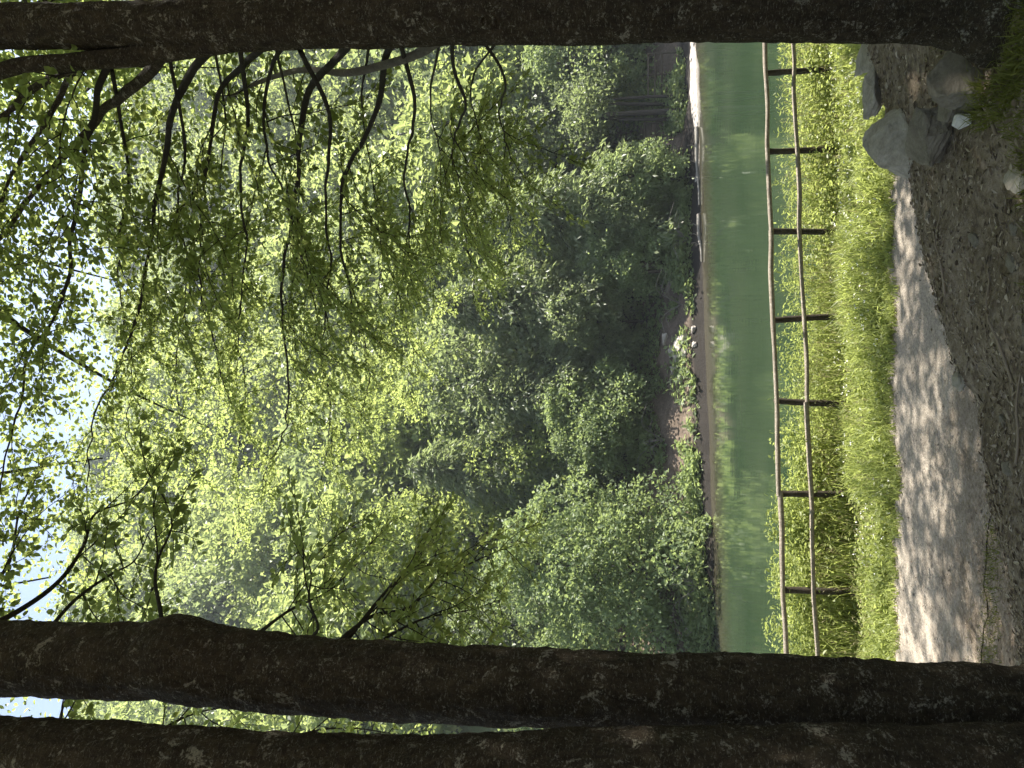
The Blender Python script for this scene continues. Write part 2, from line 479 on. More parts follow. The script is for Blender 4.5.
def knot(mb, c, nrm, r0, r1, squash=1.0):
    nrm = unit(nrm); a = unit(np.cross(nrm, (0, 0, 1.0))); b_ = np.cross(nrm, a)
    th = np.linspace(0, 2 * np.pi, 22, endpoint=False); ph = np.linspace(0, 2 * np.pi, 8, endpoint=False)
    V = [c + (a * np.cos(t1) + b_ * np.sin(t1) * squash) * (r0 + r1 * np.cos(p1)) + nrm * r1 * np.sin(p1) for t1 in th for p1 in ph]
    f = [(i * 8 + j, i * 8 + (j + 1) % 8, ((i + 1) % 22) * 8 + (j + 1) % 8, ((i + 1) % 22) * 8 + j) for i in range(22) for j in range(8)]
    mb.add(V, f)
    # the closed scar in the middle
    V = [c - nrm * r1 * .3] + [c + (a * np.cos(t1) + b_ * np.sin(t1) * squash) * r0 + nrm * 0 for t1 in th]
    mb.add(V, [(0, 1 + i, 1 + (i + 1) % 22) for i in range(22)])


PX = 1 / F_PX
beech_specs = {}

# --- right-hand beech (top edge of the sideways picture)
DR = 3.8
rows = [(985, 10, 3.74, .23), (972, 11, 3.77, .185), (945, 12, DR, .15), (915, 13, DR, .128), (860, 14, DR, .123), (700, 15, DR, .123), (600, 16, DR, .126), (480, 18, DR, .128), (340, 21, DR, .128),
        (240, 25, DR, .128), (120, 26, DR, .118), (0, 27, DR, .112), (-120, 26, DR, .105)]
root = empty("beech_tree", (at(990, 12, DR)[0], DR, 3.4), "dark slender beech with a ring-shaped knot, flared mossy base and long branches over the water", "tree", "beeches at the edge of the woodland")
rb = np.array(root.location)
pts, rad = trunk_px(rows)
top = pts[-1]
ext = resample(np.array([pts[-12], top, top + (.1, .1, 2.2), top + (-.1, .4, 4.5), top + (.2, .5, 7.5)]), .25)
pts2 = np.vstack([pts, ext[ext[:, 2] > top[2] + .1]])
rad2 = np.concatenate([rad, np.linspace(rad[-1], .03, len(pts2) - len(pts))])
b = MB(); tube(b, np.vstack([pts2[0] - (0, 0, .25), pts2]), np.concatenate([[.30], rad2]), 72, .055, seed=2, wr=.036)
# buttress roots running into the bank
for az, ln in ((250, .36), (300, .36), (20, .6), (95, .5)):
    a = math.radians(az); e = np.array([math.cos(a), math.sin(a)])
    g = [pts2[0] + (0, 0, .34)]
    for q in (.35, .7, 1.0):
        xy = pts2[0][:2] + e * ln * q
        g.append(np.array([xy[0], xy[1], float(H(xy[0], xy[1])) + .05 * (1 - q)]))
    g = resample(np.array(g), .05); tube(b, g, np.linspace(.085, .02, len(g)), 12, .15, seed=az)
c0 = at(487, 20, DR); tr = b.build("trunk", M['bark'], root, origin=rb); tr.location = (0, 0, 0)
kb = MB(); knot(kb, at(487, 21, DR - .126), (-.05, -1, .05), .030, .009, 1.1); k_ = kb.build("knot", M['bark'], root, origin=rb); k_.location = (0, 0, 0)
k_["label"] = "ring-shaped grey knot on the bark"
# traced branches: rows of pixel x, y; start and end depth; start and end radius
br = [
    ([(230, 40), (160, 52), (75, 63), (0, 70), (-80, 78), (-200, 90)], 3.8, 3.9, .065, .035, .3, .35, 'bark'),
    ([(165, 48), (151, 70), (123, 95), (102, 112), (70, 151), (35, 190), (0, 236), (-60, 300)], 3.85, 6.5, .042, .018, .35, .3, 'bark'),
    ([(85, 62), (45, 82), (0, 115), (-60, 165)], 3.9, 5.0, .030, .016, .3, .3, 'bark'),
    ([(100, 50), (84, 58), (63, 88), (46, 123), (21, 158), (0, 207), (-30, 280)], 3.9, 6.2, .028, .012, .3, .28, 'bark'),
    ([(125, 40), (112, 58), (98, 88), (95, 116), (83, 155), (81, 190), (70, 239), (67, 282), (53, 320), (28, 355), (21, 398), (14, 433), (0, 489), (-20, 540)], 3.9, 7.5, .024, .008, .15, .25, 'twig'),
    ([(215, 45), (190, 74), (172, 116), (167, 151), (158, 190), (151, 228), (141, 303), (123, 355), (102, 398), (91, 440), (87, 500), (84, 560)], 3.9, 9.5, .028, .007, .18, .24, 'twig'),
    ([(265, 45), (243, 65), (221, 91), (211, 137), (204, 183), (200, 225), (200, 265), (205, 310), (215, 350), (225, 390)], 3.9, 8.5, .022, .006, .15, .24, 'twig'),
    ([(285, 45), (272, 65), (264, 112), (267, 151), (280, 185), (292, 210), (300, 250), (315, 300), (320, 340)], 3.9, 8.0, .014, .005, .2, .24, 'twig'),
    ([(352, 40), (337, 58), (309, 91), (299, 141), (297, 183), (288, 239), (281, 296), (286, 341), (288, 391), (286, 426), (276, 450), (262, 480)], 3.85, 10.5, .027, .008, .3, .24, 'twig'),
    ([(398, 40), (386, 56), (379, 102), (361, 144), (345, 176), (340, 218), (342, 257), (350, 292), (354, 320), (365, 345), (368, 370), (366, 401), (360, 440)], 3.85, 11.5, .023, .006, .25, .24, 'twig'),
    ([(452, 38), (454, 70), (465, 105), (456, 134), (452, 155), (459, 186), (463, 228), (470, 262), (475, 300)], 3.85, 11.5, .013, .005, .35, .2, 'twig'),
    ([(112, 70), (120, 120), (128, 180), (118, 250), (122, 310), (132, 380), (128, 440), (150, 500)], 4.2, 10.5, .014, .005, .2, .24, 'twig'),
    ([(170, 60), (185, 150), (178, 210), (190, 290), (176, 350), (180, 420), (200, 470)], 4.0, 11.5, .012, .005, .25, .24, 'twig'),
    ([(300, 50), (330, 120), (325, 200), (330, 270), (322, 350), (330, 420), (318, 500), (325, 560)], 3.9, 13.0, .016, .005, .35, .24, 'twig'),
    ([(400, 40), (415, 110), (405, 170), (410, 240), (400, 300), (412, 350), (405, 400)], 3.9, 13.0, .015, .005, .35, .24, 'twig'),
    ([(240, 50), (248, 120), (240, 180), (246, 250), (238, 330), (245, 400), (236, 460), (240, 520)], 3.9, 12.5, .016, .005, .35, .24, 'twig'),
    ([(440, 40), (430, 110), (440, 170), (425, 240), (435, 310)], 3.9, 13.5, .009, .003, .3, .2, 'twig'),
    ([(500, 36), (470, 90), (480, 150), (470, 210), (490, 265)], 3.9, 13.5, .009, .003, .35, .2, 'twig'),
    ([(370, 40), (362, 110), (372, 180), (380, 260), (376, 330), (390, 390)], 3.9, 13.5, .009, .003, .3, .2, 'twig'),
    ([(275, 45), (290, 110), (300, 170), (296, 240), (305, 310), (300, 380), (310, 450)], 3.9, 13.5, .009, .003, .35, .22, 'twig'),
    ([(215, 50), (225, 120), (220, 200), (230, 280), (222, 360), (215, 440)], 3.9, 13.5, .009, .003, .4, .22, 'twig'),
    ([(480, 36), (505, 80), (500, 120), (510, 160), (505, 200), (515, 240)], 3.85, 12.0, .011, .004, .4, .2, 'twig'),
]
crown, twigs = MB(), MB()
for rws, d0, d1, r0, r1, st, ev, mt in br:
    n_ = len(rws); dd = d0 + (d1 - d0) * (np.linspace(0, 1, n_) ** 1.15)
    P = resample(np.array([at(x, y, d) for (x, y), d in zip(rws, dd)]), .08)
    P = P + np.stack([.045 * vnoise(np.arange(len(P)) * .28, 3.1 * k + d1) for k in range(3)], 1) * np.linspace(0, 1, len(P))[:, None]
    bm_ = MB(); tube(bm_, P, r1 + (r0 * .9 - r1) * (1 - np.linspace(0, 1, len(P))) ** 1.7, 10, .12, seed=d1 * 3 + r0 * 100, lump_scale=6)
    o = bm_.build("branch", M[mt], root, origin=rb); o.location = (0, 0, 0)
    dress(crown, twigs, P, st, ev * 1.2, .5, 1.25, leaf=.058)
pl = resample(np.array([at(x, y, d) for x, y, d in [(440, 40, 3.95), (415, 55, 4.1), (380, 66, 4.3), (345, 73, 4.5), (300, 70, 4.9), (255, 84, 5.4), (225, 100, 5.9)]]), .06)
bm_ = MB(); tube(bm_, pl, np.linspace(.026, .012, len(pl)), 10, .08, seed=5)
o = bm_.build("branch", M['pale_bark'], root, origin=rb); o.location = (0, 0, 0); o["label"] = "pale grey bare branch"
dress(crown, twigs, pl, .55, .3, .4, .8)


def upper_crown(crown, twigs, stem, zlo, zhi, reach, nb, leafy=.08, centre=(0, 0)):
    """limbs and layered leaf sprays of the crown above the picture"""
    for q in range(nb):
        z = zlo + (zhi - zlo) * (q + R.rand()) / nb
        p0 = np.array([np.interp(z - 1.0, stem[:, 2], stem[:, k]) for k in range(2)] + [z - 1.0])
        az = q * 2.4 + R.rand() * .6
        ln = reach * (.6 + .5 * R.rand()) * (1 - .45 * (z - zlo) / (zhi - zlo))
        e = np.array([math.cos(az), math.sin(az)]) * ln + np.array(centre)
        P = resample(np.array([p0, p0 + (e[0] * .4, e[1] * .4, 1.0), p0 + (e[0] * .75, e[1] * .75, 1.3), p0 + (e[0], e[1], 1.1)]), .25)
        tube(twigs, P, np.linspace(.055, .01, len(P)), 5, .05, seed=q)
        n = int(ln * 380)
        tt = .2 + .85 * R.rand(n); i = np.minimum((tt * (len(P) - 1)).astype(int), len(P) - 1)
        pos = P[i] + R.randn(n, 3) * np.array([.75, .75, .22]) * (.5 + tt)[:, None]
        L = leafy * (.7 + .6 * R.rand(n))
        leaves(crown, pos, np.column_stack([R.randn(n, 2), R.randn(n) * .35 - .2]), np.array([0, 0, 1.]) + R.randn(n, 3) * .4, L, L * .62)


upper_crown(crown, twigs, pts2, 11.4, 17.5, 7.0, 36, centre=(2.6, 3.4))
crown.join(twigs, 1)
o = crown.build("crown", [M['beech_leaf'], M['twig']], root, origin=rb, smooth=False); o.location = (0, 0, 0)


# --- the two left-hand beeches (bottom edge of the sideways picture)
def beech(name_rows, base_px, label, seed, branches, twist, upper=None, knots=()):
    rows = name_rows
    pts, rad = trunk_px(rows)
    x0, y0 = pts[0][:2]; z0 = float(H(x0, y0))
    root = empty("beech_tree", (x0, y0, z0), label, "tree", "beeches at the edge of the woodland")
    rb = np.array(root.location)
    low = resample(np.array([[x0, y0, z0 - .25], [x0, y0, z0 + .02], [x0, y0, z0 + .18], pts[0]]), .06)
    lr = np.interp(low[:, 2], [z0 - .25, z0, z0 + .18, pts[0][2]], [rad[0] * 2.1, rad[0] * 1.6, rad[0] * 1.2, rad[0]])
    top = pts[-1]
    ext = resample(np.array([pts[-12], top, top + (twist[0], .1, 2.2), top + (twist[0] * 1.5, .3, 4.5), top + (twist[0] * 2, .2, 7.5)]), .25)
    ext = ext[ext[:, 2] > top[2] + .1]
    A = np.vstack([low[:-1], pts, ext]); rr = np.concatenate([lr[:-1], rad, np.linspace(rad[-1], .03, len(ext))])
    b = MB(); tube(b, A, rr, 72, .05, seed=seed, wr=.036)
    for az in (15, 80, 150, 220, 290):
        a = math.radians(az + seed * 11); e = np.array([math.cos(a), math.sin(a)]); g = [np.array([x0, y0, z0 + .3])]
        for q in (.4, .75, 1.0):
            xy = np.array([x0, y0]) + e * .7 * q; g.append(np.array([xy[0], xy[1], float(H(*xy)) + .04 * (1 - q)]))
        g = resample(np.array(g), .05); tube(b, g, np.linspace(rad[0] * .8, .03, len(g)), 10, .12, seed=az)
    o = b.build("trunk", M['bark'], root, origin=rb); o.location = (0, 0, 0)
    for (kx, ky, kd, kr) in knots:
        kb = MB(); knot(kb, at(kx, ky, kd), (.1, -1, 0), kr, kr * .3, 1.0)
        o = kb.build("knot", M['bark'], root, origin=rb); o.location = (0, 0, 0)
    crown, twigs = MB(), MB()
    for rws, d0, d1, r0, r1, st, ev in branches:
        n_ = len(rws); dd = np.linspace(d0, d1, n_)
        P = resample(np.array([at(x, y, d) for (x, y), d in zip(rws, dd)]), .07)
        bm_ = MB(); tube(bm_, P, np.linspace(r0, r1, len(P)), 8, .08, seed=d1 * 3)
        o = bm_.build("branch", M['twig'], root, origin=rb); o.location = (0, 0, 0)
        dress(crown, twigs, P, st, ev * 1.35, .45, 1.0, leaf=.06)
    if upper: upper_crown(crown, twigs, A, *upper)
    crown.join(twigs, 1)
    o = crown.build("crown", [M['beech_leaf'], M['twig']], root, origin=rb, smooth=False); o.location = (0, 0, 0)
    return root, A


rows1 = [(1040, 709, 3.7, .182), (900, 703, 3.7, .180), (760, 696, 3.7, .181), (700, 694, 3.7, .179), (512, 686, 3.7, .182), (340, 677, 3.7, .184), (250, 671, 3.7, .19), (205, 664, 3.7, .205), (178, 658, 3.7, .212), (160, 658, 3.7, .20), (130, 661, 3.7, .187), (0, 658, 3.7, .19), (-120, 652, 3.7, .18)]
left_br = [
    ([(165, 640), (160, 608), (155, 579), (160, 554), (172, 526), (165, 500)], 3.65, 4.6, .013, .004, .35, .16),
    ([(310, 640), (318, 626), (309, 600), (311, 572), (300, 545)], 3.9, 5.2, .010, .004, .35, .16),
    ([(-40, 640), (20, 610), (60, 580), (84, 545), (95, 514), (130, 500), (150, 480)], 3.8, 6.5, .018, .005, .3, .2),
    ([(40, 640), (75, 600), (110, 575), (135, 560), (150, 530)], 3.8, 6.0, .012, .004, .3, .18),
    ([(-60, 640), (-20, 600), (10, 560), (20, 510), (40, 470)], 3.9, 7.5, .02, .006, .2, .2),
    ([(330, 650), (355, 628), (375, 615), (410, 607), (435, 582), (467, 565), (498, 551), (515, 545)], 4.2, 7.6, .016, .005, .12, .15),
    ([(340, 650), (382, 596), (403, 575), (435, 558), (430, 530)], 4.4, 8.0, .013, .004, .2, .15),
    ([(250, 640), (290, 610), (330, 590), (360, 560), (385, 530)], 4.2, 8.5, .012, .004, .2, .15),
    ([(350, 660), (420, 620), (470, 610), (500, 600)], 4.6, 8.0, .011, .004, .2, .14),
]
beech(rows1, None, "thickest dark beech trunk, with a swollen burl and a pale disc low on its bark", 5, left_br, (.3, 0), (11.2, 17, 6.5, 28, .08, (-.5, 1.2)), [(907, 722, 3.7 - .17, .017)])
rows2 = [(1040, 776, 3.3, .19), (880, 774, 3.3, .187), (700, 773, 3.3, .186), (520, 779, 3.3, .188), (360, 782, 3.3, .19), (140, 768, 3.3, .19), (0, 761, 3.3, .188), (-120, 752, 3.3, .18)]
left2 = [
    ([(120, 760), (170, 725), (200, 712), (240, 705)], 4.2, 6.8, .014, .004, .2, .16),
    ([(60, 760), (60, 720), (70, 690), (90, 660)], 4.0, 6.5, .012, .004, .2, .16),
    ([(250, 770), (300, 735), (350, 728), (400, 735)], 4.6, 8.0, .012, .004, .2, .16),
]
beech(rows2, None, "smooth dark beech trunk cut off by the picture edge, beside the thickest trunk", 9, left2, (-.2, 0), (11.2, 16, 6.0, 22, .08, (-1.5, .5)))

# ------------------------------------------------------------------ tree kinds for the far side and the wood behind
def crown_points(lobes, n, sig, per=26):
    """leaf positions gathered in flat sprays over uneven lobes, with gaps between the sprays"""
    w = np.array([l[3] ** 2 for l in lobes]); w /= w.sum()
    nc = max(8, n // per)
    k = R.choice(len(lobes), nc, p=w); lb = np.array([(l[0], l[1], l[2], l[3], l[4] if len(l) > 4 else .8) for l in lobes])[k]
    d = unit(R.randn(nc, 3))
    lump = .5 * vnoise(d[:, 0] * 3 + k * 7.1, d[:, 1] * 3 + d[:, 2] * 2.3) + .3 * vnoise(d[:, 0] * 7 + k, d[:, 2] * 7 - k)
    rr_ = lb[:, 3] * (1 + .42 * lump) * (1 - .5 * R.rand(nc) ** 2.5)
    c = lb[:, :3] + d * rr_[:, None] * np.stack([np.ones(nc), np.ones(nc), lb[:, 4]], 1)
    nn = unit(d * .55 + np.array([0, 0, .75]) + R.randn(nc, 3) * .25)
    q = np.repeat(np.arange(nc), per); m_ = len(q)
    o = R.randn(m_, 3) * (sig * (.6 + .9 * R.rand(nc)))[q][:, None]
    o = o - .72 * np.sum(o * nn[q], 1)[:, None] * nn[q]
    return c[q] + o, d[q], nn[q]


def broadleaf(height, radius, nl, leaf, mat, seed, lobes_n=16, low=.25, parent_parts=True, simple=True, weep=0.0):
    """returns (trunk MB, crown MB) of one tree standing at the origin"""
    global R
    keep = R; R = np.random.RandomState(seed)
    tb, cb = MB(), MB()
    stem = resample(np.array([[0, 0, -.6], [.02 * height * R.randn(), .02 * height * R.randn(), height * .3], [.04 * height * R.randn(), .04 * height * R.randn(), height * .62], [0, 0, height * .93]]), height / 20)
    tube(tb, stem, np.linspace(height * .017, height * .003, len(stem)), 7, .1, seed=seed)
    lobes = []
    for q in range(lobes_n):
        f = (q + .5) / lobes_n
        z = height * (low + (1 - low) * f * .93)
        prof = math.sin(math.pi * min(1, (.16 + .84 * f)) ** .85) ** .7
        az = q * 2.4 + R.rand()
        rr = radius * prof * (.45 + .35 * R.rand())
        r = radius * (.30 + .22 * R.rand()) * (.6 + .5 * prof)
        c = np.array([math.cos(az) * rr, math.sin(az) * rr, z])
        lobes.append((*c, r, .75))
        s0 = stem[min(int(.15 * len(stem) + f * .6 * len(stem)), len(stem) - 1)]
        lim = resample(np.array([s0, s0 * .5 + c * .5 + (0, 0, .05 * height * R.rand()), c]), height / 16)
        tube(tb, lim, np.linspace(height * .006, height * .0015, len(lim)), 5, .1, seed=q)
    lobes.append((0, 0, height * .62, radius * .62, 1.2))
    p, d, cn_ = crown_points(lobes, nl, leaf * 1.5)
    n = len(p)
    D = unit(R.randn(n, 3) + d * .5 + np.array([0, 0, -.3 - weep]))
    N = unit(cn_ + R.randn(n, 3) * .38)
    L = leaf * (.6 + .8 * R.rand(n))
    leaves(cb, p, D, N, L, L * .68, simple=simple)
    R = keep
    return tb, cb


def drooping(height, radius, nb, leaf, seed, per=70):
    """an evergreen with layered boughs whose hanging side sprays give a shaggy outline"""
    global R
    keep = R; R = np.random.RandomState(seed)
    tb, cb = MB(), MB()
    stem = resample(np.array([[0, 0, -.6], [.1, .05, height * .4], [0, .1, height * .98]]), height / 18)
    tube(tb, stem, np.linspace(height * .015, .02, len(stem)), 7, .1, seed=seed)
    for q in range(nb):
        f = ((q + R.rand()) / nb) ** .9
        z = height * (.06 + .92 * f); az = q * 2.4 + R.rand()
        ln = radius * (1 - f) ** .62 * (.6 + .55 * R.rand()) + .35
        e = np.array([math.cos(az), math.sin(az), 0]); p0 = np.array([0, 0, z])
        bo = resample(np.array([p0, p0 + e * ln * .5 + (0, 0, .10 * ln), p0 + e * ln * .85 - (0, 0, .04 * ln), p0 + e * ln - (0, 0, .2 * ln)]), .35)
        tube(tb, bo, np.linspace(.035, .008, len(bo)), 4, seed=q)
        n = int(per * ln)
        tt = R.rand(n) ** .7; i = np.minimum((tt * (len(bo) - 1)).astype(int), len(bo) - 1)
        sd = np.cross(e, (0, 0, 1.0))
        lat = R.randn(n) * .30 * ln * (.35 + .65 * tt)
        hang = np.abs(R.randn(n)) * .35
        pos = bo[i] + sd[None] * lat[:, None] - np.array([0, 0, 1.0])[None] * (hang + .12 * np.abs(lat))[:, None] + R.randn(n, 3) * .06
        D = unit(e[None] * .6 + sd[None] * np.sign(lat)[:, None] * .5 + R.randn(n, 3) * .45 + np.array([0, 0, -.55]))
        L = leaf * (.6 + .9 * R.rand(n))
        leaves(cb, pos, D, unit(np.array([0, 0, 1.]) + R.randn(n, 3) * .6), L, L * .36, simple=True)
    R = keep
    return tb, cb


def plant_tree(kind, parts, mats, loc, label, cat, group, name, scale=1.0, rz=0.0):
    root = empty(name, loc, label, cat, group)
    root.rotation_euler = (0, 0, rz); root.scale = (scale,) * 3
    parts[0].build("trunk", mats[0], root); parts[1].build("crown", mats[1], root, smooth=False)
    return root


def spot(px, py, Yd, sink=.15):
    """a point on the ground at distance Yd, in line with picture row py"""
    x = at(640, py, Yd)[0]
    return np.array([x, Yd, float(H(x, Yd)) - sink])


SHORE = "trees along the far shore"
protos = {}
protos['droop_a'] = (drooping(15, 4.6, 70, .42, 21, 95), 'dark_leaf', "shaggy_evergreen")
protos['droop_b'] = (drooping(12, 4.2, 60, .38, 22, 95), 'dark_leaf', "shaggy_evergreen")
protos['oak'] = (broadleaf(14, 5.0, 15000, .30, None, 23, 18, .12), 'dark_leaf', "broadleaf_tree")
protos['lime'] = (broadleaf(15, 5.0, 15000, .30, None, 24, 18, .15), 'sun_leaf', "broadleaf_tree")
protos['maple'] = (broadleaf(10, 4.0, 12000, .28, None, 25, 14, .1), 'shrub_leaf', "broadleaf_tree")
made = {}


def put(kind, py, Yd, label, scale=1.0, rz=0.0):
    loc = spot(0, py, Yd)
    if kind not in made:
        prt, mt, nm = protos[kind]
        made[kind] = plant_tree(kind, prt, (M['far_bark'], M[mt]), loc, label, "tree", SHORE, nm, scale, rz)
        return made[kind]
    c = copy_tree(made[kind]); c.location = loc; c.scale = (scale,) * 3; c.rotation_euler = (0, 0, rz); c["label"] = label
    return c


sh = broadleaf(11.0, 5.2, 26000, .24, None, 31, 26, .02)
plant_tree('shrub', sh, (M['far_bark'], M['shrub_leaf']), spot(0, 566, 43.2), "big rounded pale green bush, sunlit, reaching down to the water beside the thickest trunk", "bush", SHORE, "waterside_bush")
sh2 = broadleaf(7.0, 3.0, 11000, .22, None, 32, 14, .05)
plant_tree('shrub', sh2, (M['far_bark'], M['shrub_leaf']), spot(0, 412, 49.0), "small fresh green tree between the dark evergreens and the big rounded bush", "tree", SHORE, "young_tree")
put('droop_a', 300, 52.5, "tall shaggy dark evergreen directly behind the pair of dark posts", 1.0, .3)
put('droop_b', 215, 51.0, "shaggy dark evergreen left of the four bare poles, leaning boughs over the slope", 1.1, 1.4)
put('droop_a', 470, 54.0, "tall shaggy dark evergreen rising just behind the big rounded bush", 1.05, 2.2)
put('oak', 370, 56.0, "broad dark leafy tree behind the small fresh green tree", 1.15, .8)
put('oak', 160, 57.5, "broad dark leafy tree behind the four bare poles", 1.05, 2.9)
put('maple', 58, 55.5, "fresh green leafy tree hanging over the far fence beside the dark slender beech", .95, .4)
put('droop_b', 395, 51.5, "low shaggy dark evergreen above the pale shore boulders", .95, 3.6)
put('maple', 258, 49.0, "low grey-green tree overhanging the pair of dark posts", .6, 2.0)
put('oak', 228, 49.6, "low bushy grey-green tree between the pair of dark posts and the grey driftwood stick", .50, .5)
put('maple', 440, 48.6, "low grey-green tree against the big rounded bush, on its lake-facing flank", .62, 4.0)
put('oak', 320, 50.6, "grey-green leafy tree directly above the pale shore boulders", .62, 3.1)
put('maple', 178, 49.4, "low leafy tree at the waterline between the driftwood log and the dark evergreen", .62, 1.7)
put('lime', 455, 53.0, "pale sunlit tree peeping over the small fresh green tree", .78, 2.7)
put('lime', 545, 58.0, "yellow-green tree rising above the big rounded bush", 1.1, 1.0)
put('lime', 250, 62.0, "yellow-green tree above the shaggy evergreens, over the pair of posts", 1.1, 2.4)
put('lime', 95, 61.0, "yellow-green tree high above the four bare poles", 1.1, 4.2)
put('lime', 420, 63.5, "yellow-green tree behind the broad dark leafy tree", 1.15, 5.0)
put('maple', 700, 46.0, "green leafy tree glimpsed beside the two trunks at the picture edge", .9, 5.3)
put('lime', 92, 55.5, "low yellow-green tree added as the bright gap between the far fence and the bare poles", .42, 1.1)  # added backdrop: stands in for the bright lit gap behind the poles
put('oak', 640, 50.0, "dark leafy tree half hidden by the thickest beech trunk", .9, 4.4)
put('maple', 10, 58.0, "green leafy tree seen past the outer side of the slender beech", 1.0, 3.0)

# hillside wood: single trees, copies of a few kinds
hill_kinds = []
for s_, (h_, r_, mt) in enumerate([(15, 5.2, 'hill_leaf'), (17, 5.6, 'hill_leaf'), (13, 5.0, 'hill_leaf'), (18, 4.6, 'dark_leaf')]):
    tb, cb = broadleaf(h_, r_, 4200, .62, None, 50 + s_, 15, .12)
    mbh = MB()
    for v_ in tb.v: mbh.v.append(v_)
    mbh.f = [(f, 0) for f, _ in tb.f]; n0 = tb.n
    for v_ in cb.v: mbh.v.append(v_)
    mbh.f += [(f + n0, 1) for f, _ in cb.f]; mbh.n = n0 + cb.n
    o = mbh.build("hillside_tree", [M['far_bark'], M[mt]], smooth=False)
    hill_kinds.append(o)
used = [0, 0, 0, 0]
yy = 64.0; HG = "trees of the wood on the hillside"
HL = ["yellow-green round-crowned tree in the wood on the hillside", "tall yellow-green tree in the wood on the hillside",
      "low spreading yellow-green tree in the wood on the hillside", "narrow dark green tree in the wood on the hillside"]
while yy < 196:
    half = yy * .56 + 5; stp = 7.5 + (yy - 64) * .045
    xx = -half + R.rand() * stp
    while xx < half:
        k = R.choice(4, p=[.3, .3, .25, .15])
        px_, py_ = xx + R.randn() * 1.2, yy + R.randn() * 1.5
        if used[k] == 0: o = hill_kinds[k]
        else:
            o = hill_kinds[k].copy(); COL.objects.link(o)
        used[k] += 1
        o.location = (px_, py_, float(H(px_, py_)) - .3); sc_ = .8 + .45 * R.rand()
        o.scale = (sc_, sc_, sc_ * (.9 + .2 * R.rand())); o.rotation_euler = (0, 0, R.rand() * 6.28)
        tag(o, HL[k], "tree", HG)
        xx += stp * (.75 + .5 * R.rand())
    yy += 6.5 + (yy - 64) * .05
print('hill', used)

# woodland behind and beside the camera: it shades the bank
wt = broadleaf(15, 5.2, 8000, .30, None, 70, 18, .30)
first = None
for q, (wx, wy, ws) in enumerate([(11.6, 10.2, 1.05), (15.0, 11.5, 1.1), (8.8, 5.2, .95), (12.5, 7.5, 1.0), (7.5, -.5, 1.0), (15, 3.5, 1.05), (-3.5, -9, 1.1), (5.0, -9, 1.1), (-12, -3, 1.1)]):
    loc = (wx, wy, float(H(wx, wy)) - .2)
    lab = "leafy woodland tree standing out of the picture, shading the bank and the path"
    if first is None:
        first = plant_tree('wood', wt, (M['bark'], M['beech_leaf']), loc, lab, "tree", "woodland trees around the bank", "woodland_tree", ws, 0)
    else:
        c = copy_tree(first); c.location = loc; c.scale = (ws,) * 3; c.rotation_euler = (0, 0, q * 1.3)

ht = broadleaf(19, 5.0, 20000, .13, None, 77, 18, .62)  # unseen trees, added with high crowns to throw shade on the path
for q, (wx, wy, ws, lab) in enumerate([(9.2, 11.3, 1.0, "tall high-crowned woodland tree out of the picture, added to shade the path, nearest the slender beech"), (12.6, 9.6, 1.05, "tall high-crowned woodland tree out of the picture, added to shade the path, farther along it"), (7.4, 10.2, .95, "slimmer high-crowned woodland tree out of the picture, added to shade the path from its upper edge")]):
    loc = (wx, wy, float(H(wx, wy)) - .2)
    if q == 0: th_ = plant_tree('wood', ht, (M['bark'], M['beech_leaf']), loc, lab, "tree", "woodland trees around the bank", "woodland_tree", ws, 0)
    else:
        c = copy_tree(th_); c.location = loc; c.scale = (ws,) * 3; c.rotation_euler = (0, 0, 2.1 * q); c["label"] = lab

# ------------------------------------------------------------------ rail fence by the water
fp_px = [(70, 15.0), (150, 0), (233, 0), (316, 0), (405, 0), (493, 0), (590, 0)]
ends = (at(765, 37, 15.0), at(783, 650, 13.2))
def fence_at_py(py):
    # x on the fence line for picture row py
    r = (384.0 - py) / F_PX
    u_ = (512 - 775) / F_PX; s = 1 / (cp - sp * u_)
    a, bb = ends[0][:2], ends[1][:2]
    lo, hi = -.4, 1.4
    for _ in range(40):
        mid = (lo + hi) / 2; p_ = a + (bb - a) * mid
        if p_[0] - r * s * p_[1] > 0: lo = mid
        else: hi = mid
    return a + (bb - a) * lo
posts = [fence_at_py(py) for py in (-20, 70, 150, 233, 316, 405, 493, 590, 700)]
root = empty("rail_fence", (*posts[4], 1.0), "weathered two-rail wooden fence along the lake edge behind tall grass", "fence")
rb = np.array(root.location)
for q, p_ in enumerate(posts):
    zt = 2.205 + .02 * R.rand(); g0 = float(H(p_[0], p_[1]))
    b = MB(); tl = R.randn(2) * .022
    P = np.array([[p_[0], p_[1] + .07, g0 - .3], [p_[0] + tl[0], p_[1] + .07, g0 + .6], [p_[0] + 2 * tl[0], p_[1] + .07 + tl[1], zt]])
    tube(b, resample(P, .05), .056, 12, .10, seed=q, lump_scale=8)
    o = b.build("post", M['dark_wood'], root, origin=rb); o.location = (0, 0, 0)
for (hz, wob, rr) in ((2.21, .018, .041), (1.70, .022, .038)):
    k = 0
    while k < len(posts) - 1:
        k2 = min(k + 3 - (1 if (hz < 2 and k == 0) else 0), len(posts) - 1)
        A, B = posts[k], posts[k2]
        tt = np.linspace(-.01, 1.01, 40)
        P = np.column_stack([A[0] + (B[0] - A[0]) * tt, A[1] + (B[1] - A[1]) * tt - .02, hz + wob * vnoise(tt * 6 + k, hz) + .012 * (k % 2)])
        b = MB(); tube(b, P, rr * (1 + .06 * np.sin(tt * 9)) * np.linspace(1.08, .92, 40), 10, .06, seed=k + hz)
        o = b.build("rail", M['wood'], root, origin=rb); o.location = (0, 0, 0)
        k = k2

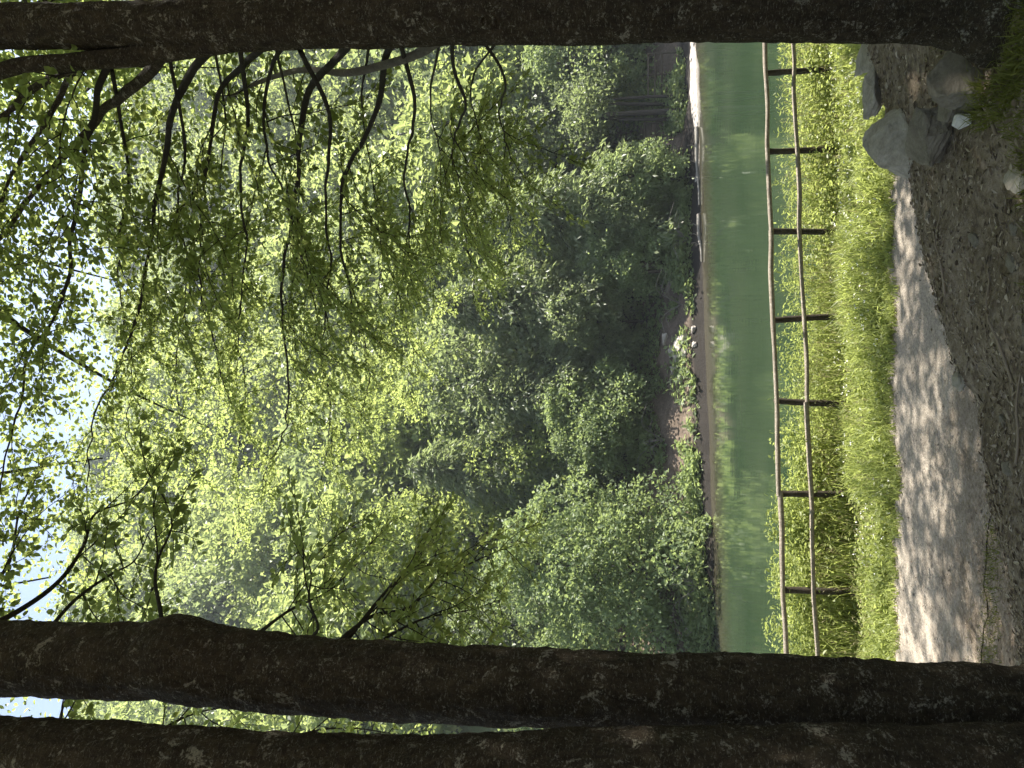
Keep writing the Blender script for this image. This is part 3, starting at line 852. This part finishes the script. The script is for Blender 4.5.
# ------------------------------------------------------------------ grass and herbs of the verge
g = MB()
n = 34000
gx = R.uniform(-7, 8, n); u_ = R.rand(n)
gy = path_far(gx) - .12 + (fence_y(gx) - .3 - path_far(gx)) * u_ ** .9
hh = (.07 + .20 * R.rand(n) ** 1.5) * (.6 + .9 * np.clip(.5 + .7 * fbm(gx * .9, gy * .9, 2), 0, 1.2)) * (.45 + .55 * smooth(0, .25, u_))
blades(g, np.stack([gx, gy, H(gx, gy)], 1), hh, .012 + .012 * R.rand(n), .25 + .6 * R.rand(n))
for q in range(260):      # tufts that creep over the edge of the path
    tx = R.uniform(-6, 7); ty = float(path_far(tx)) - .05 - .22 * R.rand() ** 2; k_ = R.randint(6, 22)
    bx = tx + R.randn(k_) * .05; by = ty + R.randn(k_) * .04
    blades(g, np.stack([bx, by, H(bx, by) + .01], 1), .05 + .12 * R.rand(k_), .010 + .01 * R.rand(k_), .4 + .7 * R.rand(k_))
n = 5000   # clover and plantain leaves
gx = R.uniform(-7, 8, n); gy = path_far(gx) + (fence_y(gx) - .2 - path_far(gx)) * R.rand(n)
L = .05 + .05 * R.rand(n)
leaves(g, np.stack([gx, gy, H(gx, gy) + .03 + .14 * R.rand(n)], 1), np.column_stack([R.randn(n, 2), .3 * R.randn(n)]), np.array([0, 0, 1.]) + R.randn(n, 3) * .35, L, L * .75)
n = 900    # white clover heads
gx = R.uniform(-7, 8, n); gy = path_far(gx) + (fence_y(gx) - .1 - path_far(gx)) * R.rand(n)
kp = fbm(gx * .8, gy * .8, 2) > -.1; gx, gy = gx[kp], gy[kp]; n = len(gx)
cpos = np.stack([gx, gy, H(gx, gy) + .10 + .16 * R.rand(n)], 1)
for q in range(3):
    leaves(g, cpos + R.randn(n, 3) * .006, R.randn(n, 3), R.randn(n, 3), .028, .024, mi=1, simple=True)
tag(g.build("grass", [M['grass'], M['petal']], smooth=False), kind="stuff")
# tall herbs and stalks around the fence line
g = MB()
n = 16000
gx = R.uniform(-7, 9, n); off = R.uniform(-.35, 1.5, n)
lush = np.clip(.62 - .10 * gx + .35 * fbm(gx * .8, 1.0 + 0 * gx, 2), .25, 1.15)
gy = fence_y(gx) + off
hh = (.25 + .62 * R.rand(n) ** 1.3) * lush * (1 + .1 * off)
keepm = R.rand(n) < .35 + .6 * lush
gx, gy, hh, off = gx[keepm], gy[keepm], hh[keepm], off[keepm]; n = len(gx)
blades(g, np.stack([gx, gy, H(gx, gy) - .02], 1), hh, .012 + .014 * R.rand(n), .15 + .55 * R.rand(n))
# flowering stalks that stand above the rails
n = 900; sx = R.uniform(-6, 8, n); so = R.uniform(-.1, 1.0, n); sy_ = fence_y(sx) + so
shh = (.55 + .55 * R.rand(n)) * np.clip(1.08 - .05 * sx, .7, 1.3)
blades(g, np.stack([sx, sy_, H(sx, sy_)], 1), shh, np.full(n, .010), .15 + .25 * R.rand(n))
for i in range(n):
    k = 9; tt = .45 + .55 * R.rand(k)
    P = np.column_stack([sx[i] + .05 * R.randn(k), sy_[i] + .05 * R.randn(k), float(H(sx[i], sy_[i])) + shh[i] * tt * .95])
    L = .06 + .05 * R.rand(k)
    leaves(g, P, np.column_stack([R.randn(k, 2), .5 + .3 * R.randn(k)]), R.randn(k, 3) + (0, 0, .6), L, L * .32)
# dry stalks and seed heads
n = 1300; sx = R.uniform(-6.5, 8, n); sy_ = np.where(R.rand(n) < .6, fence_y(sx) + R.uniform(-.3, 1.0, n), path_far(sx) + .2 + (fence_y(sx) - path_far(sx)) * R.rand(n))
sh_ = (.30 + .55 * R.rand(n)) * np.where(sy_ < fence_y(sx) - .3, .55, 1.0)
blades(g, np.stack([sx, sy_, H(sx, sy_)], 1), sh_, np.full(n, .008), .1 + .3 * R.rand(n), mi=1)
for k_ in range(4):
    P = np.stack([sx + .02 * R.randn(n), sy_ + .02 * R.randn(n), H(sx, sy_) + sh_ * (.72 + .07 * k_)], 1)
    leaves(g, P, R.randn(n, 3) * .5 + (0, 0, 1), R.randn(n, 3), .05, .012, mi=1, simple=True)
tag(g.build("tall_grass", [M['grass'], M['straw']], smooth=False), kind="stuff")
# leafy herb clumps (nettle, bramble) that thicken the bank to the left and near the slender beech
g = MB()
for (cx, cn, hh_, wd) in [(-3.4, 2600, 1.3, .8), (-2.5, 2400, 1.25, .8), (-1.6, 1900, 1.05, .7), (-.7, 1100, .8, .7), (.6, 600, .6, .7), (2.6, 700, .55, .8), (3.7, 900, .60, .7), (4.9, 900, .55, .8), (6, 900, .6, .8), (-4.6, 1900, 1.25, .9), (-5.6, 1300, 1.0, .9)]:
    off_ = -.05 if cx > 1 else .55
    p = np.column_stack([cx + R.randn(cn) * wd * .6, fence_y(cx) + off_ + R.randn(cn) * .32, R.rand(cn) ** .7 * hh_])
    p[:, 2] = p[:, 2] * (.75 + .35 * vnoise(p[:, 0] * 3, p[:, 1] * 3)) + H(p[:, 0], p[:, 1])
    L = .05 + .06 * R.rand(cn)
    leaves(g, p, np.column_stack([R.randn(cn, 2), -.1 + .5 * R.randn(cn)]), np.array([0, 0, 1.]) + R.randn(cn, 3) * .5, L, L * .6)
tag(g.build("undergrowth", M['grass'], smooth=False), kind="stuff")

# ------------------------------------------------------------------ the bank: rocks, litter, moss
def rock(name, loc, size, seed, mat, label, rot=(0, 0, 0), cuts=10, group=None, sub=4, cat="rock", rough=.06):
    """an angular boulder: a ball cut by planes, then roughened"""
    rs = np.random.RandomState(seed)
    import bmesh
    bm = bmesh.new()
    p = unit(rs.randn(cuts + 8, 3)) * (.80 + .32 * rs.rand(cuts + 8, 1))
    p = np.sign(p) * np.abs(p) ** .8
    for q in p: bm.verts.new(q)
    hull = bmesh.ops.convex_hull(bm, input=bm.verts)
    bmesh.ops.delete(bm, geom=[g_ for g_ in set(hull["geom_interior"] + hull["geom_unused"]) if isinstance(g_, bmesh.types.BMVert)], context='VERTS')
    bmesh.ops.dissolve_limit(bm, angle_limit=.30, verts=bm.verts, edges=bm.edges)
    bmesh.ops.bevel(bm, geom=bm.edges[:], offset=.035, segments=1, affect='EDGES', clamp_overlap=True)
    bmesh.ops.triangulate(bm, faces=bm.faces)
    for _ in range(3 if sub > 3 else 2):
        lim_ = .10 if sub > 3 else .3
        es = [e for e in bm.edges if e.calc_length() > lim_]
        if es:
            bmesh.ops.subdivide_edges(bm, edges=es, cuts=1); bmesh.ops.triangulate(bm, faces=bm.faces)
    v = np.array([q.co[:] for q in bm.verts])
    v = v * (1 + rough * fbm(v[:, 0] * 2.2 + seed, v[:, 1] * 2.2 + v[:, 2] * 1.7, 5))[:, None]
    # bedding steps round the sides
    st_ = np.round(v[:, 2] * 5) / 5
    v[:, :2] *= (1 + .05 * np.sin(st_ * 23 + seed))[:, None]
    from mathutils import Euler
    mt = np.array(Euler(rot).to_matrix())
    v = (v * np.array(size)) @ mt.T
    for q, c in zip(bm.verts, v): q.co = c
    me = bpy.data.meshes.new(name); bm.to_mesh(me); bm.free(); me.materials.append(mat)
    for p_ in me.polygons: p_.use_smooth = sub > 3 and False
    o = bpy.data.objects.new(name, me); COL.objects.link(o); o.location = tuple(loc)
    return tag(o, label, cat, group)


def gpt(px, py, Yd, lift=0.0):
    p = at(px, py, Yd); return np.array([p[0], Yd, float(H(p[0], Yd)) + lift])


RG = "rocks on the bank below the slender beech"
rock("rock", gpt(866, 53, 6.0, .05), (.21, .24, .085), 3, M['rock'], "flat grey slab on the crest of the bank, closest to the slender beech trunk", (.12, .05, .2), 7, RG)
rock("rock", gpt(876, 92, 5.75, .05), (.15, .20, .10), 4, M['rock'], "small grey block between the two flat slabs on the bank crest", (0, .1, .5), 7, RG)
rock("rock", gpt(893, 140, 5.3, .04), (.25, .27, .11), 5, M['rock'], "large pale grey slab at the end of the bank crest, above the brown boulder", (.38, -.16, .1), 7, RG)
rock("rock", gpt(930, 137, 4.55, .06), (.19, .20, .15), 8, M['brown_rock'], "rounded brown boulder below the large pale slab", (.2, .1, .9), 7, RG)
rock("rock", gpt(960, 74, 4.05, .04), (.21, .20, .13), 9, M['brown_rock'], "broad grey-brown rock beside the mossy foot of the slender beech", (.3, -.1, .4), 7, RG)
rock("rock", gpt(948, 103, 4.2, .05), (.11, .12, .11), 12, M['brown_rock'], "narrow grey-brown rock wedged against the small white stone", (.2, .3, 1.2), 14, RG)
rock("stone", gpt(944, 121, 4.12, .06), (.045, .045, .045), 13, M['white_rock'], "small bright white stone between the brown rocks", (.2, .3, .3), cat="stone", sub=3)
rock("stone", gpt(944, 380, 5.0, .01), (.075, .06, .035), 14, M['rock'], "lone pale stone at the rim of the bank beside the path", (.1, 0, .4), cat="stone", sub=3)
rock("stone", gpt(985, 178, 3.75, .01), (.12, .07, .022), 15, M['pale_rock'], "pale flat stone half buried at the edge of the moss", (.1, .1, 1.0), cat="stone", sub=3)
k = 0
for px_, py_, Yd, sz in [(985, 262, 3.9, .06), (1000, 330, 3.8, .05), (975, 420, 4.3, .045), (1010, 470, 4.2, .05), (990, 230, 3.8, .04), (968, 300, 4.4, .035), (995, 560, 6.4, .05), (1012, 390, 3.9, .035), (930, 215, 4.9, .04), (955, 240, 4.3, .045)]:
    rock("stone", gpt(px_, py_, Yd, .0), (sz, sz * .8, sz * .5), 40 + k, M['brown_rock'], "small brown stone lying in the leaf litter of the bank", (0, .2, k * 1.1), cat="stone", group="small stones in the leaf litter", sub=3); k += 1

# leaf litter and bark chips
g = MB(); n = 46000
lx = R.uniform(-4.6, 4.2, n); ly = R.uniform(2.8, 9.2, n); near = R.rand(n) < .6
ly = np.where(near, R.uniform(2.9, 5.6, n), ly)
kp = (ly < path_near(lx) + .22 * np.abs(R.randn(n))); lx, ly = lx[kp], ly[kp]; n = len(lx)
L = .012 + .034 * R.rand(n) ** 2 + .02 * (R.rand(n) < .05)
ax = R.randn(n) * .8
leaves(g, np.stack([lx, ly, H(lx, ly) + .003 + .010 * R.rand(n)], 1), np.column_stack([np.cos(ax), np.sin(ax), .25 * R.randn(n)]), np.array([0, 0, 1.]) + R.randn(n, 3) * .35, L, L * (.15 + .45 * R.rand(n)))
n = 2600; lx = R.uniform(-7, 7, n); ly = path_near(lx) + (path_far(lx) - path_near(lx)) * R.rand(n) ** 1.6
L = .012 + .03 * R.rand(n) ** 2
leaves(g, np.stack([lx, ly, H(lx, ly) + .022], 1), R.randn(n, 3) * (1, 1, .2), np.array([0, 0, 1.]) + R.randn(n, 3) * .3, L, L * .5)
tag(g.build("leaf_litter", M['litter'], smooth=False), kind="stuff")
# fallen twigs on the bank
for q, (px_, py_, Yd, ln, az) in enumerate([(975, 100, 3.9, .5, .6), (960, 480, 4.6, .6, .1), (1000, 420, 4.0, .45, -.3), (985, 330, 4.1, .7, .2), (945, 250, 4.7, .5, -.2), (1005, 240, 3.6, .5, 1.0)]):
    c = gpt(px_, py_, Yd, 0); tt = np.linspace(-.5, .5, 8)
    P = np.column_stack([c[0] + math.cos(az) * ln * tt, c[1] + math.sin(az) * ln * tt + .02 * np.sin(tt * 9), 0 * tt])
    P[:, 2] = H(P[:, 0], P[:, 1]) + .012
    b = MB(); tube(b, P, np.linspace(.008, .004, 8), 6, .1, seed=q)
    tag(b.build("fallen_twig", M['litter'], origin=c), ["thin dry twig lying in front of the grey-brown rock by the beech foot", "long thin twig on the open bare bank, out towards the path rim", "short bent twig in the litter near the lower picture corner of the bank", "long dark twig across the litter beyond the mossy strip", "thin twig on the bank past the large pale slab", "thin twig lying in the mossy grass strip"][q], "twig")
# mossy grass at the foot of the slender beech
g = MB(); n = 16000
gx = R.uniform(-.9, 2.8, n); gy = R.uniform(2.6, 4.0, n)
lim = 3.66 + .03 * (gx - 1.0) + .12 * fbm(gx * 3, gy * 3, 2)
kp = (gy < lim) & (R.rand(n) < np.clip(.25 + .5 * (gx + .9), 0, 1)); gx, gy = gx[kp], gy[kp]; n = len(gx)
blades(g, np.stack([gx, gy, H(gx, gy) - .005], 1), .02 + .07 * R.rand(n) ** 1.8, .004 + .004 * R.rand(n), .5 + .9 * R.rand(n))
n = 2600; th = R.rand(n) * 6.28; rr = .30 + .20 * R.rand(n); c = at(985, 12, 3.74)
gx = c[0] + np.cos(th) * rr; gy = c[1] + np.sin(th) * rr
blades(g, np.stack([gx, gy, H(gx, gy) - .005], 1), .03 + .10 * R.rand(n) ** 1.6, .004 + .004 * R.rand(n), .4 + .9 * R.rand(n))
# thin moss line along the path rim
n = 2500; gx = R.uniform(-4, 1.2, n); gy = path_near(gx) - .25 + .22 * R.randn(n)
kp = fbm(gx * 1.5, gy * 1.5, 2) > .05; gx, gy = gx[kp], gy[kp]; n = len(gx)
blades(g, np.stack([gx, gy, H(gx, gy) - .005], 1), .02 + .06 * R.rand(n), .006 + .006 * R.rand(n), .5 + .7 * R.rand(n))
tag(g.build("mossy_grass", M['moss_grass'], smooth=False), kind="stuff")

# ------------------------------------------------------------------ far shore details
# pale boulders on the red-brown bank
bl = [(662, 345, 46.5, .55), (668, 338, 46.2, .45), (660, 360, 46.8, .5), (673, 352, 45.6, .35), (656, 372, 47.0, .5), (665, 380, 46.3, .35), (676, 330, 45.4, .3), (652, 352, 47.5, .45), (680, 345, 45.0, .25), (646, 340, 48.3, .45), (684, 620, 42.0, .4), (688, 610, 41.6, .3), (680, 632, 42.4, .35)]
places = ["largest pale boulder of the cluster on the red-brown far bank"] + [None] * 12
for q, (px_, py_, Yd, sz) in enumerate(bl):
    x_ = at(px_, py_, Yd)[0]
    lab = places[q] or ("pale boulder on the red-brown far bank above the waterline" if q < 10 else "pale stone at the waterline below the big rounded bush")
    rock("boulder", (x_, Yd, float(H(x_, Yd)) + sz * .1), (sz, sz * .8, sz * .7), 80 + q, M['pale_rock'], lab, (.2, .1, q), cat="boulder", group="pale boulders on the far shore", sub=3)
# driftwood at the waterline
for q, (p0, p1, lab) in enumerate([((694, 128), (695, 205), "long bleached driftwood log along the far waterline, at the end of the gravel beach"), ((698, 215), (700, 262), "thin grey driftwood stick at the far waterline below the pair of posts")]):
    A, B = at(*p0, shore_y(at(690, p0[1], 46)[0])), at(*p1, shore_y(at(690, p1[1], 46)[0]))
    tt = np.linspace(0, 1, 16)[:, None]; P = A * (1 - tt) + B * tt; P[:, 1] = shore_y(P[:, 0]) - .1; P[:, 2] = .10 + .05 * np.sin(tt[:, 0] * 5)
    b = MB(); tube(b, P, np.linspace(.13, .05, 16), 8, .15, seed=q)
    for e_ in range(3):
        s0 = P[4 + 3 * e_]; tube(b, np.array([s0, s0 + (.15, -.1, .3), s0 + (.1, -.2, .55)]), [.03, .02, .01], 5)
    tag(b.build("driftwood", M['pale_bark'], origin=P[0]), lab, "driftwood")
# four bare poles and the fence behind them
for q, (py_, rr, Yd, lab) in enumerate([(98.5, .11, 52.0, "thin bare pole trunk nearest the far rail fence"), (106, .14, 52.3, "second bare pole trunk from the far rail fence, slightly leaning"), (114, .22, 51.6, "thickest of the four bare pole trunks on the far shore"), (121, .13, 52.0, "bare pole trunk farthest from the far rail fence")]):
    x_ = at(630, py_, Yd)[0]; z_ = float(H(x_, Yd)); top = at(570, py_ + (-2 if q % 2 else 2), Yd)
    b = MB(); P = resample(np.array([[x_, Yd, z_ - .4], [x_ + .05, Yd, z_ + 1.5], [top[0], Yd + .1, z_ + 5.2]]), .3)
    root = empty("bare_trunk", (x_, Yd, z_), lab, "tree", "bare pole trunks on the far shore")
    tube(b, P, np.linspace(rr, rr * .75, len(P)), 8, .08, seed=q); b.build("trunk", M['far_bark'], root, origin=(x_, Yd, z_)).location = (0, 0, 0)
    cb = MB(); nn = 900; pp = P[-1] + R.randn(nn, 3) * np.array([1.1, 1.1, .8]) + (0, 0, .8); L = .25 * (.6 + .8 * R.rand(nn))
    leaves(cb, pp, R.randn(nn, 3) + (0, 0, -.3), R.randn(nn, 3) * .5 + (0, 0, 1), L, L * .6, simple=True)
    cb.build("crown", M['dark_leaf'], root, origin=(x_, Yd, z_), smooth=False).location = (0, 0, 0)


def far_fence(py0, py1, Yd, npost, rails, hgt, label):
    a, bb = at(630, py0, Yd), at(630, py1, Yd)
    root = empty("rail_fence", (a[0], Yd, float(H(a[0], Yd))), label, "fence", "far rail fences")
    rb = np.array(root.location); z_ = rb[2]
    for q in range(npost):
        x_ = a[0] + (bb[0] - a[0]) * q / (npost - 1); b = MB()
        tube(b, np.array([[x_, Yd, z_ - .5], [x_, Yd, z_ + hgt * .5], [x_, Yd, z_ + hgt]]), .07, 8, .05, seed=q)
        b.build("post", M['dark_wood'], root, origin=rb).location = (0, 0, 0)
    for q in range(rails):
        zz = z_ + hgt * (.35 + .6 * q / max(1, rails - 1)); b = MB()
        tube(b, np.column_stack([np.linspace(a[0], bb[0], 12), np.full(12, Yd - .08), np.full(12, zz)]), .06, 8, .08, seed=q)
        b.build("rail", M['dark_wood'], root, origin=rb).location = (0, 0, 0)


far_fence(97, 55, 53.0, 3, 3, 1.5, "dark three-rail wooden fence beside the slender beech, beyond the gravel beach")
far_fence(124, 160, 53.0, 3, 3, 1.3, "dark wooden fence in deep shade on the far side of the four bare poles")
for q, (py_, rr, lab) in enumerate([(264.5, .20, "thicker dark upright post of the pair on the far bank"), (271.5, .12, "thinner dark upright post of the pair on the far bank")]):
    Yd = 48.2; x_ = at(650, py_, Yd)[0]; z_ = float(H(x_, Yd)); b = MB()
    tube(b, np.array([[x_, Yd, z_ - .4], [x_, Yd, z_ + 1.0], [x_ + .02, Yd, z_ + 2.2]]), [rr, rr, rr * .95], 10, .06, seed=q)
    tag(b.build("wooden_post", M['dark_wood'], origin=(x_, Yd, z_)), lab, "post")
# bare fallen boughs on the slope
for q, (px_, py_, lab) in enumerate([(640, 240, "arching bare grey bough left of the pair of posts on the far bank"), (640, 305, "arching bare grey bough between the pair of posts and the pale boulders"), (668, 440, "bare dead bough at the waterline beside the big rounded bush"), (690, 585, "bare dead branches hanging to the water under the big rounded bush")]):
    Yd = 47 if px_ < 680 else 41.2; c = at(px_, py_, Yd); c[2] = float(H(c[0], Yd)); b = MB()
    for e_ in range(9):
        a = R.rand() * 6.28; ln = 1 + 1.8 * R.rand(); e = np.array([math.cos(a), .4 * math.sin(a), 0])
        P = resample(np.array([c, c + e * ln * .4 + (0, -.3, ln * .55), c + e * ln - (0, .5, -ln * .45)]), .2)
        tube(b, P, np.linspace(.03, .01, len(P)), 4)
    tag(b.build("dead_bough", M['pale_bark'], origin=c), lab, "branch")
# ferns, ivy and low bushes of the far bank
g = MB(); n = 60000
lx = R.uniform(-32, 40, n); d_ = np.abs(R.randn(n)) * 4 + np.where(lx < -7, -.2, .8)
dens = fbm(lx * .45, d_ * .5, 3)
kp = (dens > -.25) & ~((lx > -3.5) & (lx < 4.5) & (d_ < 4.0) & (R.rand(n) < .62)) & ~((lx > 12) & (d_ < 2.2))
lx, d_ = lx[kp], d_[kp]; n = len(lx); ly = shore_y(lx) + d_
L = .22 + .2 * R.rand(n)
leaves(g, np.stack([lx, ly, H(lx, ly) + R.rand(n) ** 2 * (.4 + .9 * np.clip(dens[kp], 0, 1))], 1), np.column_stack([R.randn(n, 2), .2 + .4 * R.randn(n)]), np.array([0, 0, 1.]) + R.randn(n, 3) * .5, L, L * .55, simple=True)
tag(g.build("bank_undergrowth", M['shrub_leaf'], smooth=False), kind="stuff")

# ------------------------------------------------------------------ air
b = MB(); x0, x1, y0, y1, z0, z1 = -228, 228, -58, 290, -3.6, 182
b.add([(x0, y0, z0), (x1, y0, z0), (x1, y1, z0), (x0, y1, z0), (x0, y0, z1), (x1, y0, z1), (x1, y1, z1), (x0, y1, z1)],
      [(0, 3, 2, 1), (4, 5, 6, 7), (0, 1, 5, 4), (1, 2, 6, 5), (2, 3, 7, 6), (3, 0, 4, 7)])
hm = bpy.data.materials.new("haze"); hm.use_nodes = True; hm.node_tree.nodes.clear()
pv = hm.node_tree.nodes.new("ShaderNodeVolumePrincipled"); pv.inputs["Color"].default_value = (.80, .88, .95, 1); pv.inputs["Density"].default_value = .00042
pv.inputs["Anisotropy"].default_value = .3
ho = hm.node_tree.nodes.new("ShaderNodeOutputMaterial"); hm.node_tree.links.new(pv.outputs[0], ho.inputs[1])
tag(b.build("haze", hm, smooth=False), kind="stuff")

# ------------------------------------------------------------------ light
EL, AZ = math.radians(57), math.radians(68)      # ahead of the camera, to its right, high
to_sun = Vector((math.sin(AZ) * math.cos(EL), math.cos(AZ) * math.cos(EL), math.sin(EL)))
sd = bpy.data.lights.new("sun", 'SUN'); so = bpy.data.objects.new("sun", sd); COL.objects.link(so)
sd.energy = 4.8; sd.angle = math.radians(.5); sd.color = (1.0, .95, .86)
so.rotation_euler = to_sun.to_track_quat('Z', 'Y').to_euler(); so.location = (10, 10, 60)
w = bpy.data.worlds.new("World"); sc.world = w; w.use_nodes = True
nt = w.node_tree; nt.nodes.clear()
sk = nt.nodes.new("ShaderNodeTexSky"); sk.sky_type = 'NISHITA'; sk.sun_disc = False
sk.sun_elevation = EL; sk.sun_rotation = AZ; sk.altitude = 400; sk.dust_density = 1.2
bg = nt.nodes.new("ShaderNodeBackground"); bg.inputs[1].default_value = .09
wo = nt.nodes.new("ShaderNodeOutputWorld")
hs = nt.nodes.new('ShaderNodeHueSaturation'); hs.inputs['Saturation'].default_value = .8
nt.links.new(sk.outputs[0], hs.inputs['Color']); nt.links.new(hs.outputs[0], bg.inputs[0]); nt.links.new(bg.outputs[0], wo.inputs[0])

vs = sc.view_settings
vs.view_transform = 'Standard'; vs.look = 'None'; vs.gamma = 1; vs.use_curve_mapping = False
vs.exposure = 1.95
cy = sc.cycles
cy.max_bounces = 7; cy.volume_bounces = 0; cy.diffuse_bounces = 4; cy.glossy_bounces = 2; cy.transmission_bounces = 5; cy.transparent_max_bounces = 4
cy.use_denoising = True; cy.sample_clamp_indirect = 6; cy.caustics_reflective = False; cy.caustics_refractive = False
